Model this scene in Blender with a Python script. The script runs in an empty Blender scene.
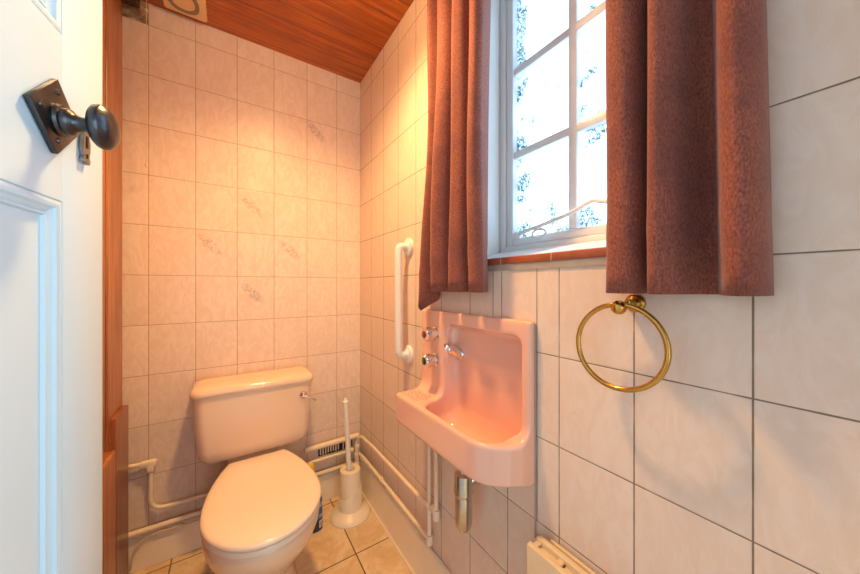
import bpy, bmesh, math, random
import numpy as np
from mathutils import Vector, Matrix
random.seed(4)
C = bpy.context.scene.collection
PI = math.pi
H = 1.115            # eye height; many heights below were measured from it
XR, YB, XL, YF, ZC = 0.6116, 1.639, -0.352, -0.16, 2.245

# ------------------------------------------------------------------ materials
class NT:
    def __init__(s, name):
        m = bpy.data.materials.new(name); m.use_nodes = True
        s.m = m; s.t = m.node_tree; s.n = s.t.nodes; s.l = s.t.links
        s.b = s.n['Principled BSDF']
    def new(s, kind, **kw):
        nd = s.n.new(kind)
        for k, v in kw.items(): setattr(nd, k, v)
        return nd
    def put(s, sock, v):
        if isinstance(v, bpy.types.NodeSocket): s.l.new(v, sock)
        elif v is not None: sock.default_value = v
    def math(s, op, a, b=None, c=None, clamp=False):
        nd = s.new('ShaderNodeMath', operation=op, use_clamp=clamp)
        s.put(nd.inputs[0], a)
        if b is not None: s.put(nd.inputs[1], b)
        if c is not None: s.put(nd.inputs[2], c)
        return nd.outputs[0]
    def mapr(s, v, a, b, c=0., d=1., smooth=True):
        nd = s.new('ShaderNodeMapRange', interpolation_type='SMOOTHSTEP' if smooth else 'LINEAR')
        s.put(nd.inputs['Value'], v)
        for k, x in zip(('From Min', 'From Max', 'To Min', 'To Max'), (a, b, c, d)): nd.inputs[k].default_value = x
        return nd.outputs['Result']
    def mix(s, fac, a, b):
        nd = s.new('ShaderNodeMix', data_type='RGBA')
        s.put(nd.inputs[0], fac)
        for i, v in ((6, a), (7, b)):
            s.put(nd.inputs[i], v if isinstance(v, bpy.types.NodeSocket) else (*v, 1))
        return nd.outputs[2]
    def pos(s):
        g = s.new('ShaderNodeNewGeometry'); x = s.new('ShaderNodeSeparateXYZ')
        s.l.new(g.outputs['Position'], x.inputs[0]); return g.outputs['Position'], x.outputs
    def vec(s, x, y, z):
        nd = s.new('ShaderNodeCombineXYZ')
        for i, v in enumerate((x, y, z)): s.put(nd.inputs[i], v)
        return nd.outputs[0]
    def noise(s, vec, scale, detail=3, rough=.5, dist=0.):
        nd = s.new('ShaderNodeTexNoise')
        s.l.new(vec, nd.inputs['Vector']); nd.inputs['Scale'].default_value = scale
        nd.inputs['Detail'].default_value = detail; nd.inputs['Roughness'].default_value = rough
        nd.inputs['Distortion'].default_value = dist
        return nd.outputs['Fac']
    def bump(s, h, strength=.3, dist=.002, nrm=None):
        nd = s.new('ShaderNodeBump'); nd.inputs['Strength'].default_value = strength
        nd.inputs['Distance'].default_value = dist; s.l.new(h, nd.inputs['Height'])
        if nrm: s.l.new(nrm, nd.inputs['Normal'])
        s.l.new(nd.outputs[0], s.b.inputs['Normal']); return nd.outputs[0]
    def color(s, v): s.put(s.b.inputs['Base Color'], v if isinstance(v, bpy.types.NodeSocket) else (*v, 1))
    def set(s, **kw):
        for k, v in kw.items(): s.put(s.b.inputs[k.replace('_', ' ')], v)

def plain(name, col, rough=.5, metal=0., var=.06, scale=30., bump=.0, coat=0., spec=.5):
    t = NT(name); p, _ = t.pos()
    n = t.noise(p, scale, 4)
    a = tuple(c * (1 - var) for c in col); b = tuple(min(1, c * (1 + var)) for c in col)
    t.color(t.mix(n, a, b)); t.set(Roughness=rough, Metallic=metal, Coat_Weight=coat)
    t.b.inputs['Specular IOR Level'].default_value = spec
    if bump: t.bump(n, bump, .002)
    return t.m

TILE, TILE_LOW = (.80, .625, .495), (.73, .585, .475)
GROUT, GROUT_NEAR = (.46, .32, .19), (.21, .155, .105)
def tile_mat(name, axis, u0, grout=.0014, motifs=(), right=False, bare=False):
    t = NT(name); p, x = t.pos()
    raw = x[axis]; v = x[2]; u = raw
    v0 = H + 1.042
    if right:   # the columns shift by a couple of centimetres along this old wall
        far = t.math('GREATER_THAN', raw, .96)
        over = t.math('MULTIPLY', t.math('MULTIPLY', t.math('GREATER_THAN', raw, .467), t.math('LESS_THAN', raw, .66)), t.math('GREATER_THAN', v, 1.03))
        u = t.math('SUBTRACT', t.math('SUBTRACT', raw, t.math('MULTIPLY', far, .0215)), t.math('MULTIPLY', over, .0213))
    def cell(c, o, w):
        q = t.math('DIVIDE', t.math('SUBTRACT', c, o), w)
        fr = t.math('SUBTRACT', q, t.math('FLOOR', q))
        return t.math('MULTIPLY', t.math('SUBTRACT', .5, t.math('ABSOLUTE', t.math('SUBTRACT', fr, .5))), w), t.math('FLOOR', q)
    du, iu = cell(u, u0, .15); dv, iv = cell(v, v0, .2)
    d = t.math('MINIMUM', du, dv)
    if right:
        for yc, z0, z1 in ((.467, .557, 1.157), (.6116, 1.03, 1.157)):
            ins = t.math('MULTIPLY', t.math('GREATER_THAN', v, z0), t.math('LESS_THAN', v, z1))
            e = t.math('ADD', t.math('ABSOLUTE', t.math('SUBTRACT', raw, yc)), t.math('SUBTRACT', 1., ins))
            d = t.math('MINIMUM', d, e)
    wob = t.math('MULTIPLY', t.math('SUBTRACT', t.noise(p, 25, 2), .5), .0012)
    d = t.math('ADD', d, wob)
    g = t.mapr(d, grout * .5, grout * .5 + .0009, 1, 0)
    # marbled, slightly wavy glaze
    wv = t.vec(t.math('MULTIPLY', u, 1.), t.math('ADD', t.math('MULTIPLY', v, .45), t.math('MULTIPLY', iu, 3.1)), t.math('MULTIPLY', iv, 1.7))
    marb = t.noise(wv, 26, 3, .55, 2.2)
    marb2 = t.noise(wv, 9, 2, .5, 1.5)
    wn = t.new('ShaderNodeTexWhiteNoise', noise_dimensions='2D')
    t.l.new(t.vec(iu, iv, 0.), wn.inputs['Vector'])
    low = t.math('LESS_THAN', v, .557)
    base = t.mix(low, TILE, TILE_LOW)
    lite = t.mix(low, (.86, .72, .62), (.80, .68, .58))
    f = t.mapr(marb, .38, .64, 0, .5 if right else .8)
    col = t.mix(f, base, lite)
    col = t.mix(t.mapr(marb2, .5, .75, 0, .15 if right else .22), col, (.70, .53, .43))
    col = t.mix(t.math('MULTIPLY', wn.outputs['Value'], .12), col, (.62, .46, .36))
    for mx, mz in motifs:
        ex = t.math('MULTIPLY', t.math('SUBTRACT', raw, mx), 1 / .052); ez = t.math('MULTIPLY', t.math('ADD', t.math('SUBTRACT', v, mz), t.math('MULTIPLY', t.math('SUBTRACT', raw, mx), .8)), 1 / .034)
        r2 = t.math('ADD', t.math('MULTIPLY', ex, ex), t.math('MULTIPLY', ez, ez))
        n = t.noise(p, 95, 2, .5, 1.2)
        mk = t.math('MULTIPLY', t.mapr(r2, .3, 1., 1, 0), t.mapr(n, .44, .54, 0, .6))
        col = t.mix(mk, col, (.42, .33, .29))
    rough = t.mapr(g, 0, 1, .38, .8)
    h = t.math('ADD', t.mapr(d, 0, .004, 0, 1), t.math('MULTIPLY', marb, .9))
    if bare:
        b = t.math('MULTIPLY', t.math('LESS_THAN', raw, u0), t.math('GREATER_THAN', v, t.math('ADD', v0 - .004, t.math('MULTIPLY', t.noise(p, 60), .012))))
        n = t.noise(p, 45, 5, .7)
        col2 = t.mix(g, col, GROUT)
        col2 = t.mix(b, col2, t.mix(t.mapr(n, .3, .7), (.16, .11, .07), (.52, .40, .27)))
        t.color(col2); h = t.math('ADD', h, t.math('MULTIPLY', b, t.math('MULTIPLY', n, 3.)))
    else:
        t.color(t.mix(g, col, GROUT_NEAR if right else GROUT))
    t.put(t.b.inputs['Roughness'], rough)
    t.bump(h, .35, .0016)
    return t.m

def wood_mat(name, light, dark, grain_axis, board=0., board_axis=1, rough=.35, coat=.3, gscale=1., off=0.):
    t = NT(name); p, x = t.pos()
    o = [a for a in (0, 1, 2) if a != grain_axis]
    idx = 0.
    if board:
        q = t.math('DIVIDE', t.math('SUBTRACT', x[board_axis], off), board); idx = t.math('FLOOR', q)
        fr = t.math('SUBTRACT', q, idx)
        gap = t.math('SUBTRACT', .5, t.math('ABSOLUTE', t.math('SUBTRACT', fr, .5)))
    comp = [None] * 3
    comp[grain_axis] = t.math('MULTIPLY', x[grain_axis], .05)
    for a in o: comp[a] = x[a]
    v = t.vec(*comp)
    if board:
        va = t.new('ShaderNodeVectorMath', operation='ADD'); t.l.new(v, va.inputs[0])
        t.l.new(t.vec(t.math('MULTIPLY', idx, 3.7), t.math('MULTIPLY', idx, 1.3), t.math('MULTIPLY', idx, 2.1)), va.inputs[1]); v = va.outputs[0]
    n1 = t.noise(v, 45 * gscale, 5, .6, .6); n2 = t.noise(v, 160 * gscale, 3, .6, .2); n3 = t.noise(p, 4, 2)
    f = t.math('ADD', t.mapr(n1, .38, .62, 0, .7), t.mapr(n2, .4, .65, 0, .3))
    c = t.mix(f, light, dark)
    c = t.mix(t.mapr(n3, .4, .7, 0, .35), c, tuple(k * .6 for k in dark))
    if board:
        wn = t.new('ShaderNodeTexWhiteNoise', noise_dimensions='1D'); t.l.new(idx, wn.inputs['W'])
        c = t.mix(t.math('MULTIPLY', wn.outputs['Value'], .3), c, dark)
        g = t.mapr(gap, .0, .03, 1, 0)
        c = t.mix(g, c, tuple(k * .25 for k in dark))
        t.bump(t.mapr(gap, 0, .06), .6, .003)
    else: t.bump(f, .08, .001)
    t.color(c); t.set(Roughness=rough, Coat_Weight=coat, Coat_Roughness=.25)
    return t.m

def floor_mat():
    t = NT('floor vinyl tile'); p, x = t.pos()
    def cell(c, o, w):
        q = t.math('DIVIDE', t.math('SUBTRACT', c, o), w); fl = t.math('FLOOR', q)
        return t.math('MULTIPLY', t.math('SUBTRACT', .5, t.math('ABSOLUTE', t.math('SUBTRACT', t.math('SUBTRACT', q, fl), .5))), w), fl
    du, iu = cell(x[0], .441, .318); dv, iv = cell(x[1], 1.23, .36)
    d = t.math('MINIMUM', du, dv); g = t.mapr(d, .0016, .0034, 1, 0)
    wn = t.new('ShaderNodeTexWhiteNoise', noise_dimensions='2D'); t.l.new(t.vec(iu, iv, 0.), wn.inputs['Vector'])
    v = t.vec(t.math('ADD', x[0], t.math('MULTIPLY', iu, 2.3)), t.math('ADD', x[1], t.math('MULTIPLY', iv, 1.9)), 0.)
    n = t.noise(v, 9, 6, .6, .8); n2 = t.noise(v, 40, 4, .6)
    c = t.mix(t.mapr(n, .35, .65), (.68, .49, .27), (.84, .67, .45))
    c = t.mix(t.mapr(n2, .5, .7, 0, .4), c, (.55, .34, .16))
    c = t.mix(t.math('MULTIPLY', wn.outputs['Value'], .2), c, (.60, .43, .26))
    t.color(t.mix(g, c, (.14, .09, .05))); t.set(Roughness=.35)
    t.bump(t.mapr(d, 0, .004), .3, .001)
    return t.m

def ceramic(name, col, var=.02):
    t = NT(name); p, _ = t.pos(); n = t.noise(p, 6, 2)
    t.color(t.mix(n, tuple(c * (1 - var) for c in col), tuple(min(1, c * (1 + var)) for c in col)))
    t.set(Roughness=.16, Coat_Weight=.5, Coat_Roughness=.05); return t.m

def curtain_mat():
    t = NT('rust velvet'); p, x = t.pos()
    v = t.vec(x[0], x[1], t.math('MULTIPLY', x[2], .5))
    n = t.noise(v, 380, 4, .75); n2 = t.noise(p, 14, 3)
    c = t.mix(t.mapr(n, .2, .8), (.115, .033, .026), (.42, .14, .092))
    c = t.mix(t.mapr(n2, .4, .7, 0, .4), c, (.13, .045, .045))
    t.color(c); t.set(Roughness=.85, Sheen_Weight=.4, Sheen_Roughness=.4)
    t.b.inputs['Sheen Tint'].default_value = (.95, .75, .72, 1)
    t.b.inputs['Specular IOR Level'].default_value = .15
    t.bump(n, .5, .002); return t.m

def glass_mat():
    t = NT('obscured glass'); p, x = t.pos()
    blot = t.noise(p, 13, 2, .5, .4); fine = t.noise(p, 150, 3, .7, .5)
    edge = t.mapr(x[1], .575, .655, 0, .17)        # the pattern shows most towards the hinge side
    lowz = t.mapr(x[2], 1.27, 1.33, .10, 0)
    k = t.math('ADD', t.math('ADD', blot, edge), lowz)
    m = t.math('MULTIPLY', t.mapr(k, .57, .68), t.mapr(fine, .48, .54))
    tr = t.new('ShaderNodeBsdfTransparent'); tr.inputs[0].default_value = (.97, .985, 1, 1)
    gl = t.new('ShaderNodeBsdfGlossy'); gl.inputs['Roughness'].default_value = .12
    tl = t.new('ShaderNodeBsdfTransparent'); t.put(tl.inputs[0], (.10, .15, .16, 1))
    m1 = t.new('ShaderNodeMixShader'); m1.inputs[0].default_value = .05
    t.l.new(tr.outputs[0], m1.inputs[1]); t.l.new(gl.outputs[0], m1.inputs[2])
    m2 = t.new('ShaderNodeMixShader'); t.put(m2.inputs[0], t.math('MULTIPLY', m, .9))
    t.l.new(m1.outputs[0], m2.inputs[1]); t.l.new(tl.outputs[0], m2.inputs[2])
    t.l.new(m2.outputs[0], t.n['Material Output'].inputs['Surface']); return t.m

def chipped_mat():
    t = NT('chipped cream gloss'); p, _ = t.pos()
    n = t.noise(p, 55, 3, .6); n2 = t.noise(p, 20, 3)
    c = t.mix(n2, (.64, .50, .32), (.76, .63, .44))
    t.color(t.mix(t.mapr(n, .70, .73), c, (.06, .04, .02))); t.set(Roughness=.4); t.bump(n, .15, .001); return t.m

def grille_mat():
    t = NT('vent grille'); p, x = t.pos()
    a = t.math('SINE', t.math('MULTIPLY', x[0], 1700.)); b = t.math('SINE', t.math('MULTIPLY', x[1], 1700.))
    m = t.mapr(t.math('MULTIPLY', a, b), -.15, .25)
    t.color(t.mix(m, (.05, .035, .025), (.55, .42, .26))); t.set(Roughness=.6); return t.m

M = {}
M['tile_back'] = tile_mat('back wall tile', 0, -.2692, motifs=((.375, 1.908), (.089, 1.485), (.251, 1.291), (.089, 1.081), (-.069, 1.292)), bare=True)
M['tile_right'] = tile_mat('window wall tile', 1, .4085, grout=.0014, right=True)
M['plaster'] = plain('white plaster', (.80, .80, .78), .7, var=.03, bump=.1)
M['greyplaster'] = plain('grey sealant', (.40, .34, .28), .7, var=.15, scale=60, bump=.2)
M['hall'] = plain('hall paint', (.26, .27, .28), .7)
M['floor'] = floor_mat()
M['ceil'] = wood_mat('varnished pine ceiling', (.64, .17, .010), (.30, .052, .004), 0, board=.088, board_axis=1, rough=.35, off=.02)
M['pine'] = wood_mat('pine trim', (.48, .175, .04), (.24, .065, .012), 2, rough=.35, gscale=1.2)
M['pine_red'] = wood_mat('stained pine', (.36, .12, .04), (.20, .055, .015), 2, rough=.35, gscale=1.2)
M['beam'] = plain('dark beam', (.06, .022, .01), .6, var=.4, scale=40, bump=.4)
M['door'] = plain('pale door paint', (.56, .745, .85), .38, var=.015, scale=18, bump=.06)
M['white'] = plain('white gloss paint', (.88, .88, .88), .35, var=.03, scale=20, bump=.05)
M['iron'] = plain('black iron', (.075, .08, .09), .30, .9, var=.3, scale=70, bump=.35)
M['steel'] = plain('dull steel', (.30, .30, .31), .3, .9, var=.2, scale=60)
M['quarry'] = None
M['skirt'] = plain('cream gloss board', (.88, .77, .60), .35, var=.06, scale=12, bump=.08)
M['pipe'] = plain('cream painted pipe', (.86, .73, .55), .35, var=.08, scale=30, bump=.08)
M['pink'] = ceramic('pink ceramic', (.86, .49, .365))
M['blush'] = ceramic('blush ceramic', (.85, .65, .48))
M['lid'] = ceramic('cream seat', (.90, .76, .62))
M['chrome'] = plain('chrome', (.75, .75, .76), .12, 1., var=.05, scale=40)
M['brasschrome'] = plain('worn chrome', (.55, .52, .48), .22, 1., var=.2, scale=40)
M['brass'] = plain('brass', (.56, .32, .075), .2, 1., var=.12, scale=50)
M['plastic'] = plain('white plastic', (.83, .80, .74), .3, var=.02)
M['cream_plastic'] = plain('cream plastic', (.84, .74, .58), .35, var=.03)
M['vent'] = plain('aged cream plastic', (.80, .58, .30), .4, var=.08, scale=40)
M['grille'] = grille_mat()
M['curtain'] = curtain_mat()
M['glass'] = glass_mat()
M['chip'] = chipped_mat()
M['red'] = plain('red cap', (.35, .02, .02), .3); M['green'] = plain('dark green cap', (.02, .05, .02), .3)
M['black'] = plain('dark void', (.015, .012, .01), .8)
M['blue'] = plain('blue label', (.02, .10, .30), .4, var=.15)
M['navy'] = plain('navy label', (.015, .03, .09), .4, var=.15)
M['yellow'] = plain('yellow cap', (.80, .52, .03), .4)
M['whitelabel'] = plain('white print', (.8, .78, .74), .5)
M['cord'] = plain('cream cord', (.70, .56, .36), .7)
def quarry():
    t = NT('red quarry tile'); p, x = t.pos()
    q = t.math('DIVIDE', t.math('SUBTRACT', x[1], .425), .153)
    fr = t.math('SUBTRACT', q, t.math('FLOOR', q)); d = t.math('SUBTRACT', .5, t.math('ABSOLUTE', t.math('SUBTRACT', fr, .5)))
    n = t.noise(p, 60, 4, .6)
    c = t.mix(n, (.27, .06, .025), (.46, .13, .06))
    t.color(t.mix(t.mapr(d, .006, .013, 1, 0), c, (.50, .36, .28))); t.set(Roughness=.4); t.bump(n, .2, .001); return t.m
M['quarry'] = quarry()

# ------------------------------------------------------------------ mesh helpers
def tag(o, label=None, cat=None, group=None, kind=None):
    if label: o['label'] = label
    if cat: o['category'] = cat
    if group: o['group'] = group
    if kind: o['kind'] = kind
    return o
def root_loc(o):
    while o.parent: o = o.parent
    return Vector(o.location)
def obj(name, bm, mat, parent=None, smooth=True, angle=40):
    if parent is not None: bmesh.ops.translate(bm, verts=bm.verts, vec=-(root_loc(parent)))
    bmesh.ops.recalc_face_normals(bm, faces=bm.faces)
    me = bpy.data.meshes.new(name); bm.to_mesh(me); bm.free()
    mats = mat if isinstance(mat, (list, tuple)) else [mat]
    for m in mats: me.materials.append(m)
    if smooth:
        me.polygons.foreach_set('use_smooth', [True] * len(me.polygons))
        me.set_sharp_from_angle(angle=math.radians(angle))
    o = bpy.data.objects.new(name, me); C.objects.link(o)
    if parent is not None: o.parent = parent
    return o
def thing(name, loc, label, cat, group=None):
    o = bpy.data.objects.new(name, None); o.empty_display_size = .05; C.objects.link(o); o.location = loc
    return tag(o, label, cat, group)
def struct(name, loc=None, bm=None, mat=None, smooth=False):
    if bm is None:
        o = bpy.data.objects.new(name, None); C.objects.link(o); o.location = loc
    else: o = obj(name, bm, mat, None, smooth)
    o['kind'] = 'structure'; return o
def NB(): return bmesh.new()
def box(bm, x0, x1, y0, y1, z0, z1, bev=0., seg=2, mat=Matrix()):
    r = bmesh.ops.create_cube(bm, size=1.)
    vs = r['verts']
    bmesh.ops.transform(bm, matrix=Matrix.Translation(((x0+x1)/2, (y0+y1)/2, (z0+z1)/2)) @ Matrix.Diagonal((abs(x1-x0), abs(y1-y0), abs(z1-z0), 1)), verts=vs)
    if bev:
        es = list({e for v in vs for e in v.link_edges})
        rr = bmesh.ops.bevel(bm, geom=es, offset=bev, segments=seg, profile=.5, affect='EDGES')
        vs = list({v for f in rr['faces'] for v in f.verts} | {v for v in vs if v.is_valid})
    if mat != Matrix(): bmesh.ops.transform(bm, matrix=mat, verts=vs)
    return bm
def loft(bm, rings, cap=True):
    R = [[bm.verts.new(p) for p in r] for r in rings]
    n = len(R[0])
    for a, b in zip(R, R[1:]):
        for i in range(n):
            bm.faces.new((a[i], a[(i+1) % n], b[(i+1) % n], b[i]))
    if cap:
        bm.faces.new(R[0][::-1]); bm.faces.new(R[-1])
    return bm
def fillet(pts, r, seg=6):
    pts = [Vector(p) for p in pts]; out = [pts[0]]
    for a, b, c in zip(pts, pts[1:], pts[2:]):
        u = (a - b); w = (c - b); k = min(r, u.length * .49, w.length * .49)
        if k < 1e-5: out.append(b); continue
        p, q = b + u.normalized() * k, b + w.normalized() * k
        for i in range(seg + 1):
            s = i / seg; out.append(p.lerp(b, s).lerp(b.lerp(q, s), s))
    out.append(pts[-1]); return out
def tube(bm, pts, r, n=14, cap=True, closed=False):
    pts = [Vector(p) for p in pts]; rings = []
    rr = r if isinstance(r, (list, tuple)) else [r] * len(pts)
    t0 = (pts[1] - pts[0]).normalized()
    up = Vector((0, 0, 1)) if abs(t0.z) < .9 else Vector((1, 0, 0))
    nrm = (up - t0 * up.dot(t0)).normalized()
    for i, p in enumerate(pts):
        if i == 0: t = (pts[1] - p)
        elif i == len(pts) - 1: t = (p - pts[i-1])
        else: t = (pts[i+1] - p).normalized() + (p - pts[i-1]).normalized()
        t.normalize(); nrm = (nrm - t * nrm.dot(t)).normalized(); bn = t.cross(nrm)
        rings.append([p + (nrm * math.cos(2*PI*k/n) + bn * math.sin(2*PI*k/n)) * rr[i] for k in range(n)])
    return loft(bm, rings, cap)
def lathe(bm, prof, origin, axis=(0, 0, 1), n=28):
    """prof: (radius, distance along axis) pairs"""
    a = Vector(axis).normalized(); o = Vector(origin)
    up = Vector((0, 0, 1)) if abs(a.z) < .9 else Vector((1, 0, 0))
    u = (up - a * up.dot(a)).normalized(); w = a.cross(u)
    return loft(bm, [[o + a * h + (u * math.cos(2*PI*k/n) + w * math.sin(2*PI*k/n)) * max(r, 1e-4) for k in range(n)] for r, h in prof])
def catmull(P, per=6):
    P = [np.array(p, float) for p in P]; P = [2*P[0]-P[1]] + P + [2*P[-1]-P[-2]]; out = []
    for i in range(1, len(P)-2):
        for s in range(per):
            t = s / per; a, b, c, d = P[i-1:i+3]
            out.append(.5*((2*b)+(-a+c)*t+(2*a-5*b+4*c-d)*t*t+(-a+3*b-3*c+d)*t**3))
    out.append(P[-2]); return out

# signed-distance modelling (numpy) + surface nets, for the ceramic shapes
def rbox(P, lo, hi, r):
    lo, hi = np.array(lo), np.array(hi); c = (lo+hi)/2; h = (hi-lo)/2 - r
    q = np.abs(P - c) - h
    return np.linalg.norm(np.maximum(q, 0), axis=-1) + np.minimum(q.max(-1), 0) - r
def smin(a, b, k):
    h = np.clip(.5+.5*(b-a)/k, 0, 1); return b*(1-h)+a*h-k*h*(1-h)
def smax(a, b, k): return -smin(-a, -b, k)
def nets(bm, f, lo, hi, step):
    ax = [np.arange(l, h+step, step) for l, h in zip(lo, hi)]
    G = np.stack(np.meshgrid(*ax, indexing='ij'), -1); V = f(G); s = V < 0
    nx, ny, nz = V.shape; acc = np.zeros((nx-1, ny-1, nz-1, 3)); cnt = np.zeros((nx-1, ny-1, nz-1))
    cor = [(i, j, k) for i in (0, 1) for j in (0, 1) for k in (0, 1)]
    sl = lambda c: tuple(slice(c[d], V.shape[d]-1+c[d]) for d in range(3))
    for a in cor:
        for d in range(3):
            if a[d]: continue
            b = list(a); b[d] = 1
            va, vb = V[sl(a)], V[sl(b)]; m = (va < 0) != (vb < 0)
            t = np.where(m, va/np.where(m, va-vb, 1), 0)
            for e in range(3): acc[..., e] += m*(a[e] + (t if e == d else 0))
            cnt += m
    act = cnt > 0; idx = -np.ones(act.shape, int); ids = np.argwhere(act); idx[act] = range(len(ids))
    pos = (ids + acc[act]/cnt[act][:, None])*step + np.array([a[0] for a in ax])
    vs = [bm.verts.new(p) for p in pos]
    for d in range(3):
        e, g = [q for q in range(3) if q != d]
        a = [slice(None)]*3; b = [slice(None)]*3; a[d] = slice(0, -1); b[d] = slice(1, None)
        for c in np.argwhere(s[tuple(a)] != s[tuple(b)]):
            if c[e] == 0 or c[g] == 0 or c[e] >= act.shape[e] or c[g] >= act.shape[g]: continue
            q = []
            for oe, og in ((0, 0), (1, 0), (1, 1), (0, 1)):
                w = c.copy(); w[e] -= oe; w[g] -= og; q.append(idx[tuple(w)])
            if min(q) >= 0 and len(set(q)) == 4: bm.faces.new([vs[i] for i in q])
    return bm

# ------------------------------------------------------------------ the room
struct('floor', bm=box(NB(), XL-.1, .95, -1.6, YB+.1, -.1, 0), mat=M['floor'])
struct('ceiling', bm=box(NB(), XL-.1, .95, YF-.1, YB+.1, ZC, ZC+.1), mat=M['ceil'])
struct('wall_back', bm=box(NB(), XL-.1, XR, YB, YB+.1, 0, ZC), mat=M['tile_back'])
struct('wall_left', bm=box(NB(), XL-.1, XL, YF-.1, YB, 0, ZC), mat=M['pine'])
WY0, WY1, WZ0, WZ1 = .105, .70, H+.055, 2.10
BY0, BY1, BZ0, BZ1 = .476, .949, H-.468, H-.092
bm = NB()
for y0, y1, z0, z1, x0 in (
        (YF-.1, BY0, 0, WZ0, XR), (BY1, YB+.1, 0, WZ0, XR), (BY0, BY1, 0, BZ0, XR), (BY0, BY1, BZ1, WZ0, XR), (BY0, BY1, BZ0, BZ1, .66),
        (YF-.1, WY0, WZ0, ZC, XR), (WY1, YB+.1, WZ0, ZC, XR), (WY0, WY1, WZ1, ZC, XR)):
    box(bm, x0, .86, y0, y1, z0, z1)
wr = struct('wall_right', bm=bm, mat=[M['tile_right'], M['plaster']])
for p in wr.data.polygons:
    p.material_index = 0 if (p.normal.x < -.9 and abs(p.center.x-XR) < 1e-3) else 1
# doorway wall behind the camera and the hall beyond it
bm = NB(); box(bm, XL, -.30, YF-.1, YF, 0, ZC); box(bm, .46, XR, YF-.1, YF, 0, ZC); box(bm, -.30, .46, YF-.1, YF, 2.02, ZC)
struct('wall_front', bm=bm, mat=M['plaster'])
bm = NB(); box(bm, -.45, -.352, -1.6, YF-.1, 0, ZC); box(bm, .86, .95, -1.6, YF-.1, 0, ZC); box(bm, -.45, .95, -1.7, -1.6, 0, ZC)
struct('wall_hall', bm=bm, mat=M['hall'])
struct('ceiling_hall', bm=box(NB(), -.45, .95, -1.7, YF-.1, ZC, ZC+.1), mat=M['hall'])
# baseboards
bm = NB(); box(bm, XL, XR-.016, YB-.018, YB, 0, .135, .004)
struct('baseboard_back', bm=bm, mat=M['skirt'])
bm = NB(); box(bm, XR-.016, XR, .46, YB, 0, .172, .005); box(bm, XR-.022, XR-.014, .46, YB-.02, 0, .012)
struct('baseboard_right', bm=bm, mat=M['skirt'])
# dark beam in the top corner, pine boards on the left
struct('trim_1', bm=box(NB(), XL, -.288, .4, 1.612, 2.187, ZC, .006), mat=M['beam'])
bm = NB()
for y0, y1, x1 in ((1.30, 1.42, -.338), (1.424, 1.50, -.334), (1.504, 1.612, -.338)): box(bm, XL, x1, y0, y1, 0, 2.187, .004)
struct('trim_2', bm=bm, mat=M['pine'])
bm = NB(); box(bm, -.338, -.3205, 1.455, 1.608, 0, .662, .003)
struct('trim_3', bm=bm, mat=M['pine_red'])
bm = NB(); box(bm, -.338, -.29, 1.20, 1.317, 0, .612, .006)
struct('trim_4', bm=bm, mat=M['pine'])
# quarry tile sill, grout bed and sloped white board
sill = struct('trim_5', loc=(XR, .4, H+.056))
obj('sill_tile', box(NB(), XR-.006, .66, WY0+.002, WY1-.003, H+.056, H+.075, .003), M['quarry'], sill)
obj('mortar_bed', box(NB(), XR-.003, XR+.004, WY0+.012, WY1+.0, H+.040, H+.056), M['greyplaster'], sill)
bm = NB(); loft(bm, [[(.64, y, H+.0745), (.735, y, H+.0745), (.735, y, H+.108), (.64, y, H+.080)] for y in (WY0+.002, WY1-.002)])
obj('sill_board', bm, M['white'], sill, False)

# ------------------------------------------------------------------ window
win = struct('window_1', loc=(.75, .4, H+.108))
FX0, FX1 = .73, .785
gy = [(.653, .470), (.446, .263), (.239, .150)]
gz = [(H+.147, H+.393), (H+.417, H+.653), (H+.677, H+.913)]
bm = NB()
box(bm, FX0, FX1, .680, WY1, H+.105, WZ1, .003); box(bm, FX0, FX1, WY0, .128, H+.105, WZ1, .003)
box(bm, FX0, FX1, .128, .680, H+.105, H+.122, .003); box(bm, FX0, FX1, .128, .680, H+.935, WZ1, .003)
obj('window_frame', bm, M['white'], win)
bm = NB()
box(bm, FX0+.008, FX1-.008, .653, .679, H+.123, H+.934, .004); box(bm, FX0+.008, FX1-.008, .129, .150, H+.123, H+.934, .004)
box(bm, FX0+.008, FX1-.008, .150, .653, H+.123, H+.147, .004); box(bm, FX0+.008, FX1-.008, .150, .653, H+.913, H+.934, .004)
obj('casement', bm, M['white'], win)
for y in (.458, .251):
    obj('glazing_bar', box(NB(), FX0+.012, FX1-.012, y-.012, y+.012, H+.147, H+.913, .004), M['white'], win)
for z in (H+.405, H+.665):
    obj('glazing_bar', box(NB(), FX0+.0125, FX1-.0125, .150, .653, z-.012, z+.012, .004), M['white'], win)
for y1, y0 in gy:
    for z0, z1 in gz:
        obj('pane', box(NB(), .758, .762, y0-.004, y1+.004, z0-.004, z1+.004), M['glass'], win, False)
bm = NB()
stay = catmull([(.728, .628, H+.150), (.722, .60, H+.158), (.720, .54, H+.166), (.718, .46, H+.180), (.717, .405, H+.197), (.717, .39, H+.201), (.717, .375, H+.196), (.717, .35, H+.189), (.717, .31, H+.187)])
tube(bm, stay, .0052, 10); lathe(bm, [(0, 0), (.012, 0), (.012, .008), (.006, .012), (.0001, .012)], (.730, .628, H+.150), (-1, 0, 0), 16)
box(bm, .722, .731, .615, .642, H+.140, H+.150, .002)
s = obj('window_stay', bm, M['white'], win)
bm = NB(); tube(bm, [(.722 + .0, .545 + .022*math.cos(a), H+.146 + .012*math.sin(a)) for a in np.linspace(0, 2*PI, 21)], .0035, 8)
obj('stay_ring', bm, M['white'], s)

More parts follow.
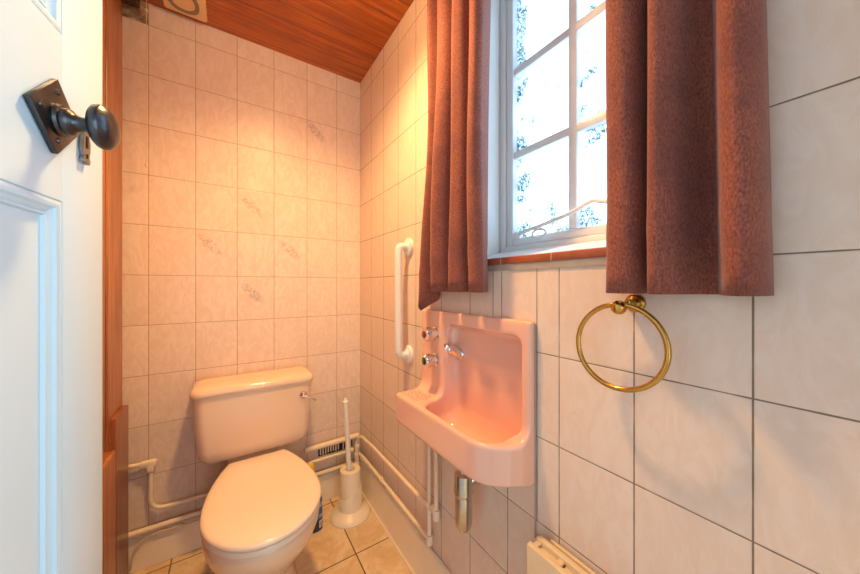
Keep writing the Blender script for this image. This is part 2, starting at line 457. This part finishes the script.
# ------------------------------------------------------------------ door
ang = math.radians(8); P0 = Vector((-.19, .59, 0)); du = Vector((math.sin(ang), math.cos(ang), 0)); dn = Vector((math.cos(ang), -math.sin(ang), 0))
DM = Matrix(((du.x, dn.x, 0, P0.x), (du.y, dn.y, 0, P0.y), (0, 0, 1, H), (0, 0, 0, 1)))   # (along, out, up)
def dbox(bm, k0, k1, n0, n1, z0, z1, bev=0., seg=2): return box(bm, k0, k1, n0, n1, z0, z1, bev, seg, DM)
door = struct('door_1', loc=(P0 - du*.58))
bm = NB()
Z0, Z1 = -H+.008, .875
K0, K1 = -.565, .124
PK0, PK1 = -.465, .024
dbox(bm, PK1, K1, -.04, 0, Z0, Z1, .0015); dbox(bm, K0, PK0, -.04, 0, Z0, Z1, .0015)
for z0, z1 in ((Z0, -.90), (.113, .335), (.755, Z1)): dbox(bm, PK0, PK1, -.0398, -.0002, z0, z1, 0)
obj('door_leaf', bm, M['door'], door, angle=30)
for z0, z1 in ((-.90, .113), (.335, .755)):
    bm = NB(); prof = [(.0, -.001), (.0012, -.005), (.004, -.0005), (.010, .0015), (.016, -.001), (.020, -.008), (.026, -.012), (.029, -.0155), (.0300, -.010), (.034, -.010), (.0360, -.019), (.040, -.019)]
    rings = []
    for ins, dep in [(a*.66, b*.50) for a, b in prof]:
        rings.append([DM @ Vector(v) for v in ((PK0+ins, dep, z0+ins), (PK1-ins, dep, z0+ins), (PK1-ins, dep, z1-ins), (PK0+ins, dep, z1-ins))])
    loft(bm, rings, False); bm.faces.new([bm.verts[:][-4+i] for i in range(4)]) if False else None
    obj('panel_moulding', bm, M['door'], door, angle=25)
    obj('door_panel', dbox(NB(), PK0-.005, PK1+.005, -.030, -.0094, z0-.005, z1+.005), M['door'], door, False)
# knob rose: a square plate set on its point, with spindle neck and flattened knob
kz = .2165
rose = NB(); RM = DM @ Matrix.Translation((0, 0, kz)) @ Matrix.Rotation(math.radians(45), 4, 'Y')
box(rose, -.0345, .0345, .0005, .0075, -.0345, .0345, .002, 2, RM)
rose = obj('knob_plate', rose, M['iron'], door, angle=30)
bm = NB()
for a, b in ((.022, .022), (-.022, -.022), (.022, -.022), (-.022, .022)):
    c = RM @ Vector((a, .0075, b)); lathe(bm, [(.0001, 0), (.004, 0), (.003, .0018), (.0001, .002)], c, dn, 10)
obj('screw', bm, M['iron'], rose)
c = DM @ Vector((.002, .007, kz-.004))
bm = NB(); lathe(bm, [(.0001, 0), (.0195, 0), (.0205, .003), (.019, .006), (.0165, .007), (.0165, .010), (.0155, .013), (.011, .016), (.0092, .022), (.0092, .030), (.012, .034)], c, dn)
obj('knob_neck', bm, M['iron'], door)
bm = NB(); lathe(bm, [(.0001, .032), (.015, .0325), (.0235, .034), (.0272, .037), (.0284, .0412), (.0276, .0455), (.0264, .0465), (.0256, .0472), (.0225, .0505), (.016, .0535), (.008, .0553), (.0001, .0557)], c, dn, 40)
obj('door_knob', bm, M['iron'], door, angle=60)
# keyhole cover hanging behind the knob
bm = NB(); ez = kz-.010; ek = .066
out = [(-.006, .030), (.005, .031), (.008, .022), (.006, .014), (.009, .004), (.0085, -.008), (.0055, -.016), (.009, -.022), (.007, -.027), (0, -.024), (-.007, -.026), (-.008, -.021), (-.0055, -.015), (-.0088, -.006), (-.008, .006), (-.006, .014), (-.0085, .022)]
loft(bm, [[DM @ Vector((ek+a, d, ez+b)) for a, b in out] for d in (.001, .006)])
esc = obj('keyhole_plate', bm, M['steel'], door, angle=30)
bm = NB(); dbox(bm, ek-.002, ek+.002, .0055, .0068, ez-.004, ez+.013); dbox(bm, ek-.0015, ek+.0015, .0055, .0068, ez-.019, ez-.013)
obj('keyhole', bm, M['black'], esc, False)

# ------------------------------------------------------------------ curtains
def curtain(name, sect, z0, z1, dip, flare, label):
    S = np.array(catmull(sect, 7)); n = len(S); bm = NB(); rows = []
    zs = np.linspace(0, 1, 34)
    cy = S[:, 0].mean(); cx = S[:, 1].mean()
    for t in zs:
        row = []
        for i, (y, x) in enumerate(S):
            s = i/(n-1)
            zb = z0 - dip(s)
            z = zb + (z1-zb)*t
            yy = flare(y, t); f = 1 - .22*math.sin(7*t+5*s)*(1-t) + .08*t
            xx = cx + (x-cx)*f + .004*math.sin(9*t+11*s) - .012*max(0, .10-t)*3*(1 if dip(s) else 0)
            hem = .0022 if abs(t - .095) < .02 else 0
            row.append(bm.verts.new((xx - hem, yy, z)))
        rows.append(row)
    for a, b in zip(rows, rows[1:]):
        for i in range(n-1): bm.faces.new((a[i], a[i+1], b[i+1], b[i]))
    o = obj(name, bm, M['curtain'], None, angle=180)
    md = o.modifiers.new('cloth', 'SOLIDIFY'); md.thickness = .005; md.offset = 0
    return tag(o, label, 'curtain', None)
# (Y, X) sections
left = [(.619, .598), (.612, .586), (.602, .567), (.594, .547), (.604, .533), (.626, .535), (.640, .556), (.648, .588), (.656, .590), (.668, .550), (.688, .537), (.708, .536), (.722, .560), (.732, .592), (.745, .552), (.765, .532), (.79, .530), (.808, .550), (.822, .585), (.838, .560), (.858, .540), (.88, .552), (.90, .568), (.912, .582)]
curtain('curtain', left, H-.018, ZC-.012, lambda s: .065*max(0, 1-abs(s-.86)/.12), lambda y, t: .577+(y-.577)*(1.05 - .21*t**.7 + (.02*math.sin(t*9))*(1-t)), 'rust brown velvet curtain left of the window, its lower corner hanging crooked')
right = [(.283, .592), (.284, .570), (.274, .548), (.256, .541), (.240, .545), (.231, .562), (.226, .598), (.219, .598), (.214, .566), (.206, .537), (.194, .532), (.184, .546), (.172, .576), (.158, .594), (.146, .596), (.138, .572), (.128, .548), (.116, .540), (.106, .546), (.099, .566), (.099, .595)]
curtain('curtain', right, H-.013, ZC-.012, lambda s: 0, lambda y, t: .19+(y-.19)*((1.0 if y > .19 else 1.11)-(.10 if y > .19 else .21)*t), 'short rust brown velvet curtain right of the window, hanging above the brass towel ring')

# ------------------------------------------------------------------ towel ring
tr = thing('towel_ring', (XR, .262, H-.045), 'round brass towel ring on the tiled wall below the right curtain', 'towel ring')
my, mz = .2555, H-.031
bm = NB(); lathe(bm, [(.0001, 0), (.0165, 0), (.0168, .004), (.015, .007), (.0125, .008), (.0125, .011), (.010, .014), (.0065, .018), (.006, .034), (.0001, .036)], (XR, my, mz), (-1, 0, 0))
obj('wall_mount', bm, M['brass'], tr)
bm = NB(); lathe(bm, [(.0125*math.sin(a), -.0125*math.cos(a)) for a in np.linspace(0, PI, 14)], (XR-.043, my+.009, mz-.007), (-1, 0, 0), 20)
tube(bm, [(XR-.030, my, mz), (XR-.042, my+.008, mz-.005)], .006, 12)
obj('ball', bm, M['brass'], tr)
bm = NB(); rc = Vector((XR-.045, .2645, H-.1055)); R = .0725
tube(bm, [rc + Vector((.004*math.sin(a), R*math.cos(a), R*math.sin(a))) for a in np.linspace(0, 2*PI, 65)], .0046, 14)
obj('ring', bm, M['brass'], tr)

# ------------------------------------------------------------------ grab rail
gr = thing('grab_rail', (XR, 1.085, H-.06), 'white vertical grab rail on the tiled wall between toilet and basin', 'grab rail')
bm = NB(); tube(bm, fillet([(XR-.004, 1.085, H+.157), (XR-.048, 1.085, H+.157), (XR-.048, 1.085, H-.278), (XR-.004, 1.085, H-.278)], .035, 10), .0155, 18)
obj('bar', bm, M['plastic'], gr, angle=60)
for z in (H+.157, H-.278):
    bm = NB(); lathe(bm, [(.0001, 0), (.036, 0), (.0365, .005), (.034, .010), (.022, .013), (.019, .018), (.0001, .018)], (XR, 1.085, z), (-1, 0, 0))
    obj('flange', bm, M['plastic'], gr)

# ------------------------------------------------------------------ washbasin
wb = thing('washbasin', (.55, .71, H-.475), 'small pink wall-hung washbasin with tall splashback beneath the window', 'washbasin')
def basin_sdf(P):
    x, y, z = P[..., 0], P[..., 1], P[..., 2]-H
    Q = np.stack((x, y, z), -1)
    panel = rbox(Q, (.590, .470, -.460), (.655, .955, -.085), .008)
    # plan outline: big round at the near front corner
    cx, cy, r = .480+.112, .470+.112, .112
    rec = rbox(np.stack((x, y), -1), (.480, .468), (.70, .953), .014)
    corner = np.where((x < cx) & (y < cy), np.hypot(x-cx, y-cy)-r, -1)
    plan = np.maximum(rec, corner)
    slab = np.abs(z+.4185)-.0485
    def rnd(a, b, q): return np.minimum(np.maximum(a+q, b+q), 0)+np.hypot(np.maximum(a+q, 0), np.maximum(b+q, 0))-q
    body = rnd(plan, slab, .009)
    belly = rbox(Q, (.50, .59, -.480), (.62, .84, -.40), .035)
    body = smin(body, belly, .03)
    s = smin(body, panel, .045)
    cav = rbox(Q, (.501, .516, -.458), (.628, .815, -.15), .050)
    cav = smax(cav, z+.25, .03)
    rec2 = rbox(Q, (.53, .497, -.41), (.628, .797, -.125), .024)
    rec2 = smax(rec2, .588-x+.0*z, .012)
    hole = smin(cav, rec2, .028)
    s = smax(s, -hole, .009)
    s = np.maximum.reduce([s, x-.652, .4697-y, y-.9553])
    hole_cut = np.where(x > XR-.0005, np.maximum.reduce([.478-y, y-.947, -.466-z, z+.094]), -1)
    return np.maximum(s, hole_cut)
bm = nets(NB(), basin_sdf, (.47, .455, H-.50), (.66, .97, H-.075), .0042)
obj('basin', bm, M['pink'], wb, angle=60)
bm = NB()
for i in range(5):
    for j in range(5):
        lathe(bm, [(.0066, -.003), (.0062, .002), (.004, .0055), (.0001, .0065)], (.504+.0165*i+.004*(j % 2), .842+.0175*j, H-.3715), (0, 0, 1), 10)
obj('soap_rest', bm, M['pink'], wb)
def tap(y, z, cap):
    bm = NB(); a = (-1, 0, 0); o = (.590, y, z)
    lathe(bm, [(.0001, 0), (.021, 0), (.0215, .004), (.0185, .006), (.0175, .018)], o, a)
    n = 24; rings = []
    for r, h, k in ((.0165, .018, 0), (.0205, .0185, .0008), (.0215, .022, .0016), (.0215, .043, .0016), (.0185, .0465, .0006), (.0125, .047, 0), (.0125, .045, 0)):
        rings.append([Vector(o)+Vector((-h, (r+k*math.cos(8*t))*math.cos(t), (r+k*math.cos(8*t))*math.sin(t))) for t in np.linspace(0, 2*PI, 48, endpoint=False)])
    loft(bm, rings)
    t = obj('tap', bm, M['chrome'], wb, angle=35)
    bm = NB(); lathe(bm, [(.0001, .044), (.012, .044), (.012, .0475), (.0095, .049), (.0001, .0495)], o, a, 20)
    c = obj('tap_cap', bm, cap, t); return t, c
t1, c1 = tap(.862, H-.163, M['red']); t2, c2 = tap(.862, H-.252, M['green'])
c1['label'] = 'red cap of the upper tap'; c2['label'] = 'dark green cap of the lower tap'
bm = NB(); so = Vector((.628, .775, H-.222))
lathe(bm, [(.0001, 0), (.019, 0), (.019, .005), (.014, .009), (.0001, .009)], so, (-1, 0, 0))
tube(bm, fillet([so, so+Vector((-.026, .002, .012)), so+Vector((-.040, .003, .028)), so+Vector((-.050, .003, .024))], .016, 6), .0155, 16)
obj('spout', bm, M['chrome'], wb, angle=60)
bm = NB(); lathe(bm, [(.0001, -.002), (.020, -.002), (.020, .001), (.014, .0015), (.012, -.001), (.0001, -.001)], (.562, .675, H-.460), (0, 0, 1))
obj('plug_hole', bm, M['chrome'], wb)
tx, ty = .542, .655
bm = NB(); lathe(bm, [(.0001, -.475), (.016, -.475), (.016, -.512), (.018, -.514), (.0245, -.519), (.0255, -.530), (.0265, -.552), (.0270, -.570), (.0235, -.575), (.0235, -.580), (.0243, -.586), (.0243, -.645), (.0225, -.660), (.016, -.672), (.007, -.678), (.0001, -.679)], (tx, ty, H), (0, 0, 1), 32)
tube(bm, [(tx+.01, ty-.008, H-.540), (tx+.045, ty-.022, H-.525), (XR, ty-.03, H-.525)], .014, 16)
lathe(bm, [(.0001, 0), (.021, 0), (.021, .014), (.0001, .014)], (tx+.030, ty-.016, H-.531), (1, -.3, .3), 24)
obj('bottle_trap', bm, M['brasschrome'], wb, angle=35)
bm = NB(); tube(bm, [(XR-.004, BY0-.007, H-.598), (XR-.004, BY0-.007, H-.09)], .0017, 8)
bm2 = None
obj('sealant', bm, M['greyplaster'], wb)

# ------------------------------------------------------------------ toilet
TX = .100
wc = thing('toilet', (TX, 1.3, 0), 'cream close-coupled toilet with closed lid against the back wall', 'toilet')
def egg(hw, yf, yb, z, yc=1.15, back=.105, n=56):
    out = []
    # front half ellipse, sides easing in to a straight back edge
    for i in range(n//2+1):
        a = PI + PI*i/(n//2); out.append((TX+hw*math.cos(a), yc+(yc-yf)*math.sin(a), z))
    m = 12
    for i in range(1, m+1):
        t = i/m; out.append((TX+hw-(hw-back)*t**2, yc+(yb-yc)*min(1, t*1.0), z))
    for i in range(m, 0, -1):
        t = i/m; out.append((TX-hw+(hw-back)*t**2, yc+(yb-yc)*min(1, t*1.0), z))
    return out
def loft_eggs(levels):
    return loft(NB(), [egg(*l) for l in levels])
# lid, seat
bm = loft_eggs([(.160, .957, 1.436, .3965, 1.15, .094), (.172, .945, 1.444, .398, 1.15, .103), (.1745, .942, 1.446, .403, 1.15, .105), (.1735, .943, 1.445, .409, 1.15, .104), (.169, .948, 1.442, .413, 1.15, .100), (.158, .959, 1.432, .4155, 1.15, .093), (.11, 1.005, 1.37, .4175, 1.15, .07), (.04, 1.09, 1.28, .4185, 1.15, .03)])
obj('toilet_lid', bm, M['lid'], wc, angle=50)
bm = loft_eggs([(.163, .954, 1.435, .377, 1.15, .10), (.171, .946, 1.44, .380, 1.15, .105), (.1725, .944, 1.441, .388, 1.15, .105), (.170, .947, 1.44, .394, 1.15, .105), (.160, .957, 1.435, .396, 1.15, .095)])
obj('toilet_seat', bm, M['lid'], wc, angle=50)
for s in (-1, 1):
    obj('seat_hinge', tube(NB(), [(TX+s*.05, 1.452, .394), (TX+s*.09, 1.452, .394)], .007, 14), M['lid'], wc)
# pan
bm = loft_eggs([(.120, 1.115, 1.60, .0, 1.27, .105), (.120, 1.115, 1.60, .012, 1.27, .105), (.108, 1.135, 1.60, .03, 1.27, .10), (.104, 1.145, 1.60, .08, 1.27, .10), (.106, 1.125, 1.60, .13, 1.26, .10), (.118, 1.085, 1.59, .18, 1.235, .10), (.138, 1.030, 1.56, .235, 1.20, .105), (.157, .985, 1.52, .285, 1.17, .11), (.167, .960, 1.48, .33, 1.155, .115), (.1695, .953, 1.46, .355, 1.15, .118), (.169, .953, 1.46, .368, 1.15, .118), (.163, .958, 1.455, .376, 1.15, .114)])
def rr(hw, y0, y1, z, r, n=8, cx=TX):
    out = []
    for (px, py, a0) in ((cx+hw-r, y1-r, 0), (cx-hw+r, y1-r, PI/2), (cx-hw+r, y0+r, PI), (cx+hw-r, y0+r, 3*PI/2)):
        for i in range(n+1):
            a = a0+PI/2*i/n; out.append((px+r*math.cos(a), py+r*math.sin(a), z))
    return out
loft(bm, [rr(.10, 1.42, 1.602, .20, .03), rr(.105, 1.44, 1.602, .34, .03), rr(.105, 1.462, 1.602, .375, .03), rr(.105, 1.49, 1.602, .405, .03)])
obj('pan', bm, M['blush'], wc, angle=50)
# cistern
bm = loft(NB(), [rr(.150, 1.500, 1.60, .4055, .03), rr(.172, 1.482, 1.615, .409, .04), rr(.188, 1.468, 1.622, .419, .04), rr(.199, 1.459, 1.626, .437, .04), rr(.206, 1.455, 1.628, .465, .038), rr(.2125, 1.451, 1.630, .58, .036), rr(.218, 1.449, 1.632, .683, .034)])
obj('cistern', bm, M['blush'], wc, angle=50)
bm = loft(NB(), [rr(.214, 1.451, 1.630, .6835, .034), rr(.223, 1.443, 1.634, .6845, .038), rr(.2265, 1.440, 1.635, .690, .040), rr(.2265, 1.440, 1.635, .700, .040), rr(.222, 1.443, 1.634, .708, .040), rr(.215, 1.450, 1.630, .7145, .040), rr(.20, 1.466, 1.615, .7185, .036), rr(.15, 1.51, 1.59, .721, .03)])
obj('cistern_lid', bm, M['blush'], wc, angle=50)
lc = Vector((.276, 1.4505, .630))
bm = NB(); lathe(bm, [(.0001, -.003), (.0165, -.003), (.0165, .004), (.013, .010), (.007, .016), (.0001, .018)], lc, (0, -1, 0))
tube(bm, [lc+Vector((0, -.012, 0)), lc+Vector((.014, -.016, -.008)), lc+Vector((.052, -.014, -.030))], [.0045, .0042, .0055], 12)
obj('flush_lever', bm, M['chrome'], wc)

# ------------------------------------------------------------------ toilet brush and holder
bx, by = .495, 1.462
bh = thing('brush_holder', (bx, by, 0), 'cream plastic toilet brush holder on a round foot in the floor corner', 'toilet brush holder')
bm = NB(); lathe(bm, [(.0001, 0), (.094, 0), (.0955, .006), (.092, .013), (.080, .022), (.064, .030), (.0555, .038), (.0001, .038)], (bx, by, 0), (0, 0, 1), 40)
obj('foot', bm, M['cream_plastic'], bh)
bm = NB(); n = 40
def ringz(r, fz): return [(bx+r*math.cos(2*PI*k/n), by+r*math.sin(2*PI*k/n), fz(2*PI*k/n)) for k in range(n)]
zt = lambda a: .128 + .030*math.cos(a-.2)
loft(bm, [ringz(.0550, lambda a: .034), ringz(.0550, zt), ringz(.0535, lambda a: zt(a)+.002), ringz(.0495, lambda a: zt(a)-.003), ringz(.0490, lambda a: .036)])
obj('sleeve', bm, M['cream_plastic'], bh)
bm = NB(); lathe(bm, [(.0001, .036), (.0485, .036), (.0485, .214), (.047, .220), (.040, .222), (.024, .222), (.021, .218), (.0205, .150), (.0001, .150)], (bx, by, 0), (0, 0, 1), 36)
obj('tube', bm, M['cream_plastic'], bh)
tb = thing('toilet_brush', (bx, by, .152), 'toilet brush with long pale handle standing in its holder', 'toilet brush')
bm = NB(); p0, p1 = Vector((bx-.003, by+.002, .170)), Vector((bx-.020, by+.012, .548))
d = (p1-p0)
tube(bm, [p0, p0+d*.3, p0+d*.75, p0+d*.95, p1, p1+Vector((0, 0, .004))], [.0125, .0115, .0105, .0105, .0105, .0075], 18)
lathe(bm, [(.0001, -.003), (.0135, -.003), (.0145, .001), (.0125, .005), (.0085, .008), (.008, .014), (.005, .018), (.0001, .019)], p1, (0, 0, 1), 20)
obj('handle', bm, M['plastic'], tb)
bm = NB(); lathe(bm, [(.0001, .153), (.018, .153), (.019, .166), (.012, .176), (.0001, .178)], (bx-.002, by+.001, 0), (0, 0, 1), 20)
obj('brush_head', bm, M['plastic'], tb)

# ------------------------------------------------------------------ cleaner bottle
kx, ky = .327, 1.455
cb = thing('cleaner_bottle', (kx, ky, 0), 'blue and white cleaner bottle with yellow cap on the floor behind the toilet', 'bottle')
def oval(z, a, b, lean=0., n=32, x=kx, y=ky): return [(x+lean+a*math.cos(2*PI*k/n), y+b*math.sin(2*PI*k/n), z) for k in range(n)]
bm = loft(NB(), [oval(0, .030, .022), oval(.004, .034, .026), oval(.10, .0345, .0265, -.002), oval(.17, .034, .026, -.004), oval(.215, .028, .022, -.008), oval(.245, .018, .016, -.012), oval(.262, .0135, .0135, -.016), oval(.275, .0135, .0135, -.018)])
obj('bottle_body', bm, M['whitelabel'], cb)
bm = loft(NB(), [oval(.006, .0346, .0266), oval(.10, .0353, .0273, -.002), oval(.150, .0350, .027, -.0035)], False)
lb = obj('label', bm, [M['blue']], cb)
bm = loft(NB(), [oval(.0055, .0348, .0268), oval(.055, .0353, .0273, -.001)], False)
obj('label_band', bm, M['navy'], lb)
bm = NB()
ar = lambda a, z, rr_=.0362: Vector((kx-.001+rr_*math.cos(a), ky+.0283*math.sin(a), z))
def patch(a0, a1, z0, z1):
    m = 5
    A = [[bm.verts.new(ar(a0+(a1-a0)*i/m, z)) for i in range(m+1)] for z in (z0, z1)]
    for i in range(m): bm.faces.new((A[0][i], A[0][i+1], A[1][i+1], A[1][i]))
patch(-1.15, -.25, .018, .050)
obj('barcode_panel', bm, M['whitelabel'], lb)
for z in (.066, .074, .112, .120, .128):
    bm = NB(); patch(-1.2, -.5, z, z+.003); obj('print_line', bm, M['whitelabel'], lb)
bm = NB()
for i in range(7):
    a0 = -1.08+i*.11
    A = [ar(a0, .022, .0366), ar(a0+.05, .022, .0366), ar(a0+.05, .046, .0366), ar(a0, .046, .0366)]
    bm.faces.new([bm.verts.new(v) for v in A])
obj('barcode', bm, M['black'], lb, False)
bm = loft(NB(), [oval(.272, .0165, .0165, -.018), oval(.275, .0175, .0175, -.018), oval(.302, .0155, .0155, -.020), oval(.306, .012, .012, -.020)])
obj('cap', bm, M['yellow'], cb)

# ------------------------------------------------------------------ pipes
def pipe(pts, r, bend, label, extra=None, cat='pipe', mat='pipe'):
    bm = NB(); tube(bm, fillet(pts, bend, 7), r, 14)
    o = tag(obj('water_pipe', bm, M[mat], None, angle=60), label, cat)
    if extra: 
        for nm, e in extra: obj(nm, e(NB()), M[mat], o)
    return o
def collar(p, a, r, l):
    return lambda bm: lathe(bm, [(.0001, 0), (r*.9, 0), (r, .002), (r, l-.002), (r*.9, l), (.0001, l)], p, a, 18)
py = 1.617
def elbow(bm):
    box(bm, -.292, -.238, py-.014, py+.012, H-.714, H-.688, .008); box(bm, -.272, -.246, py-.014, py+.012, H-.735, H-.700, .008); return bm
pipe([(-.324, py, H-.696), (-.259, py, H-.701), (-.259, py, H-.889), (-.12, py, H-.893), (.555, py, H-.891)], .0078, .05, 'cream pipe dropping from an elbow beside the pine boards, then running behind the toilet',
     [('elbow_fitting', elbow), ('collar', collar((.535, py, H-.891), (1, 0, 0), .0125, .028))])
pipe([(-.332, py-.004, H-.957), (.55, py-.004, H-.960)], .0095, .01, 'straight cream painted pipe lowest on the back wall, just above the skirting board', [('collar', collar((.53, py-.004, H-.960), (1, 0, 0), .0135, .028))])
pipe([(.315, py-.003, H-.822), (.592, py-.003, H-.818)], .0135, .01, 'thick cream pipe right of the cistern, above the dark air brick')
def valves(bm):
    x, y = .580, 1.604
    lathe(bm, [(.0001, -.85), (.010, -.85), (.010, -.862), (.014, -.864), (.014, -.880), (.011, -.882), (.011, -.905), (.0145, -.907), (.0145, -.925), (.011, -.927), (.011, -.955), (.014, -.957), (.014, -.972), (.009, -.974), (.0001, -.974)], (x, y, H), (0, 0, 1), 18); return bm
o = pipe([(.580, 1.604, H-1.10), (.580, 1.604, H-.835), (.588, 1.56, H-.800), (.590, 1.40, H-.790), (.592, .861, H-.783), (.592, .861, H-.50)], .0075, .03, 'upper cream pipe along the window wall, rising to the basin from the corner valves', [('valve', valves), ('collar', collar((.592, .861, H-.800), (0, 0, 1), .0125, .034)), ('collar', collar((.592, .861, H-.77), (0, 1, 0), .012, .022))])
pipe([(.586, 1.585, H-.905), (.588, 1.53, H-.898), (.591, 1.4, H-.900), (.592, .904, H-.898), (.592, .904, H-.49)], .0075, .02, 'lower cream pipe along the window wall just above its skirting board', [('collar', collar((.592, .904, H-.915), (0, 0, 1), .0125, .034)), ('collar', collar((.592, 1.30, H-.899), (0, 1, 0), .011, .02))])
bm = NB(); tube(bm, catmull([(-.318, 1.617, .02), (-.312, 1.616, .06), (-.300, 1.613, .10), (-.275, 1.614, .127), (-.24, 1.6125, .1325), (-.19, 1.612, .1295), (-.12, 1.612, .1285), (-.05, 1.612, .1285)], 6), .0036, 8)
cab = tag(obj('cable', bm, M['cord'], None), 'thin cream cable rising from the floor corner to run beneath the lowest pipe', 'cable')
for x in (-.243, -.16): obj('clip', box(NB(), x-.003, x+.003, 1.609, 1.621, .121, .135, .002), M['cord'], cab)
# air brick
ab = thing('air_brick', (.47, YB, H-.855), 'dark slotted air brick low on the back wall beneath the thick pipe', 'air vent')
obj('void', box(NB(), .385, .565, YB-.006, YB-.0005, H-.885, H-.828), M['black'], ab, False)
bm = NB(); random.seed(7)
for i in range(13):
    x = .392+i*.0132
    if i in (8, 10): continue
    h = random.uniform(.6, 1.); box(bm, x, x+.0065, YB-.009, YB-.0062, H-.857-.026*h, H-.857+.024*random.uniform(.6, 1), .001)
box(bm, .385, .565, YB-.010, YB-.0062, H-.888, H-.882, .001)
obj('bars', bm, M['pipe'], ab, False)

# ------------------------------------------------------------------ radiator
rd = thing('radiator', (.58, .18, .15), 'chipped cream panel radiator under the towel ring, lower right', 'radiator')
zt = H-.564; y0, y1 = -.10, .445
bm = NB(); box(bm, .545, .560, y0, y1, .16, zt, .005)
for i in range(8):
    yy = y1-.045-i*.062; box(bm, .541, .548, yy-.018, yy+.018, .20, zt-.05, .0035)
obj('front_panel', bm, M['chip'], rd)
bm = NB(); box(bm, .576, .592, y0, y1, .16, zt, .005); obj('rear_panel', bm, M['chip'], rd)
bm = NB(); box(bm, .560, .576, y0, y1-.002, zt-.016, zt-.012)
for i in range(10):
    yy = y1-.006-i*.055; box(bm, .559, .577, yy-.012, yy, zt-.012, zt-.004, .0015)
obj('top_grille', bm, M['chip'], rd)
bm = NB(); box(bm, .600, .609, y0, y1-.02, zt-.03, zt-.006, .002); box(bm, .59, .602, .36, .38, .2, zt-.03); box(bm, .59, .602, -.06, -.04, .2, zt-.03)
obj('wall_bracket', bm, M['chip'], rd)
bm = NB(); tube(bm, [(.568, .405, 0), (.568, .405, .20)], .0075, 12); obj('supply_pipe', bm, M['pipe'], rd)
bm = NB(); box(bm, .556, .582, y1-.012, y1-.004, .165, zt-.03, .003); obj('end_cap', bm, M['chip'], rd)

# ------------------------------------------------------------------ extractor vent, pull cord
vt = thing('extractor_vent', (-.147, 1.53, ZC-.008), 'square cream extractor vent with curved slots on the wooden ceiling', 'vent')
bm = loft(NB(), [rr(.070, 1.458, 1.607, ZC-.0005, .008, 6, -.147), rr(.070, 1.458, 1.607, ZC-.011, .008, 6, -.147), rr(.067, 1.461, 1.604, ZC-.015, .006, 6, -.147)])
obj('cover', bm, M['vent'], vt, angle=30)
bm = NB(); n = 48
def stad(a, b, z): return [(-.150+a*math.copysign(abs(math.cos(t))**.8, math.cos(t)), 1.535+b*math.copysign(abs(math.sin(t))**.8, math.sin(t)), z) for t in np.linspace(0, 2*PI, n, endpoint=False)]
loft(bm, [stad(.050, .056, ZC-.0146), stad(.050, .056, ZC-.0166), stad(.036, .040, ZC-.0166), stad(.036, .040, ZC-.0146)], False)
obj('slot_grille', bm, M['grille'], vt, False)
pc = thing('pull_cord', (-.258, 1.55, ZC), 'cream pull cord hanging from the ceiling in front of the back wall', 'pull cord')
bm = NB(); tube(bm, [(-.2600, 1.55, ZC), (-.2605, 1.55, 1.9), (-.2600, 1.55, 1.58)], .0011, 6); lathe(bm, [(.0001, 0), (.005, .003), (.005, .012), (.0001, .018)], (-.26, 1.55, 2.145), (0, 0, 1), 12)
obj('string', bm, M['cord'], pc)
bm = NB(); lathe(bm, [(.0001, -.003), (.0042, -.002), (.0048, .006), (.0035, .012), (.0015, .016), (.0001, .017)], (-.26, 1.55, 1.565), (0, 0, 1), 14)
obj('pull_knob', bm, M['cord'], pc)

# ------------------------------------------------------------------ light
w = bpy.data.worlds.new('World'); bpy.context.scene.world = w; w.use_nodes = True
bg = w.node_tree.nodes['Background']; bg.inputs[0].default_value = (.50, .77, 1, 1); bg.inputs[1].default_value = 5.2
def light(name, kind, loc, energy, col, rot=(0, 0, 0), **kw):
    d = bpy.data.lights.new(name, kind); d.energy = energy; d.color = col
    for k, v in kw.items(): setattr(d, k, v)
    o = bpy.data.objects.new(name, d); C.objects.link(o); o.location = loc; o.rotation_euler = rot; return o
light('ceiling_lamp', 'SPOT', (.19, .87, 2.17), 92, (1, .585, .225), shadow_soft_size=.06, spot_size=math.radians(150), spot_blend=1.0)
light('ceiling_lamp_glow', 'POINT', (.19, .87, 2.15), 6.5, (1, .585, .225), shadow_soft_size=.06)
light('hall_fill', 'AREA', (.1, -1.585, 1.0), 10, (.98, .97, 1), (PI/2, 0, 0), shape='RECTANGLE', size=.8, size_y=1.3)  # added fill at the hall end wall, lifts the lower room; no known source
light('hall_fill_blue', 'AREA', (.84, -.80, 1.15), 50, (.54, .81, 1), (0, math.radians(90), 0), shape='RECTANGLE', size=1.3, size_y=.8)  # added cool fill from the hall side, turns the door bluer; no known window
pl = light('window_portal', 'AREA', (.87, .40, 1.64), 1, (1, 1, 1), (0, math.radians(90), 0), shape='RECTANGLE', size=.95, size_y=.64)
pl.data.cycles.is_portal = True

# ------------------------------------------------------------------ camera and view
cd = bpy.data.cameras.new('camera'); cam = bpy.data.objects.new('camera', cd); C.objects.link(cam)
cd.sensor_width = 36; cd.lens = 305.45/860*36; cd.shift_y = -1.3/860; cd.clip_start = .01
cam.location = (0, 0, H); cam.rotation_euler = (PI/2, 0, -.5819)
sc = bpy.context.scene; sc.camera = cam
sc.view_settings.view_transform = 'Standard'; sc.view_settings.look = 'None'; sc.view_settings.gamma = 1; sc.view_settings.use_curve_mapping = False
sc.view_settings.exposure = -.1
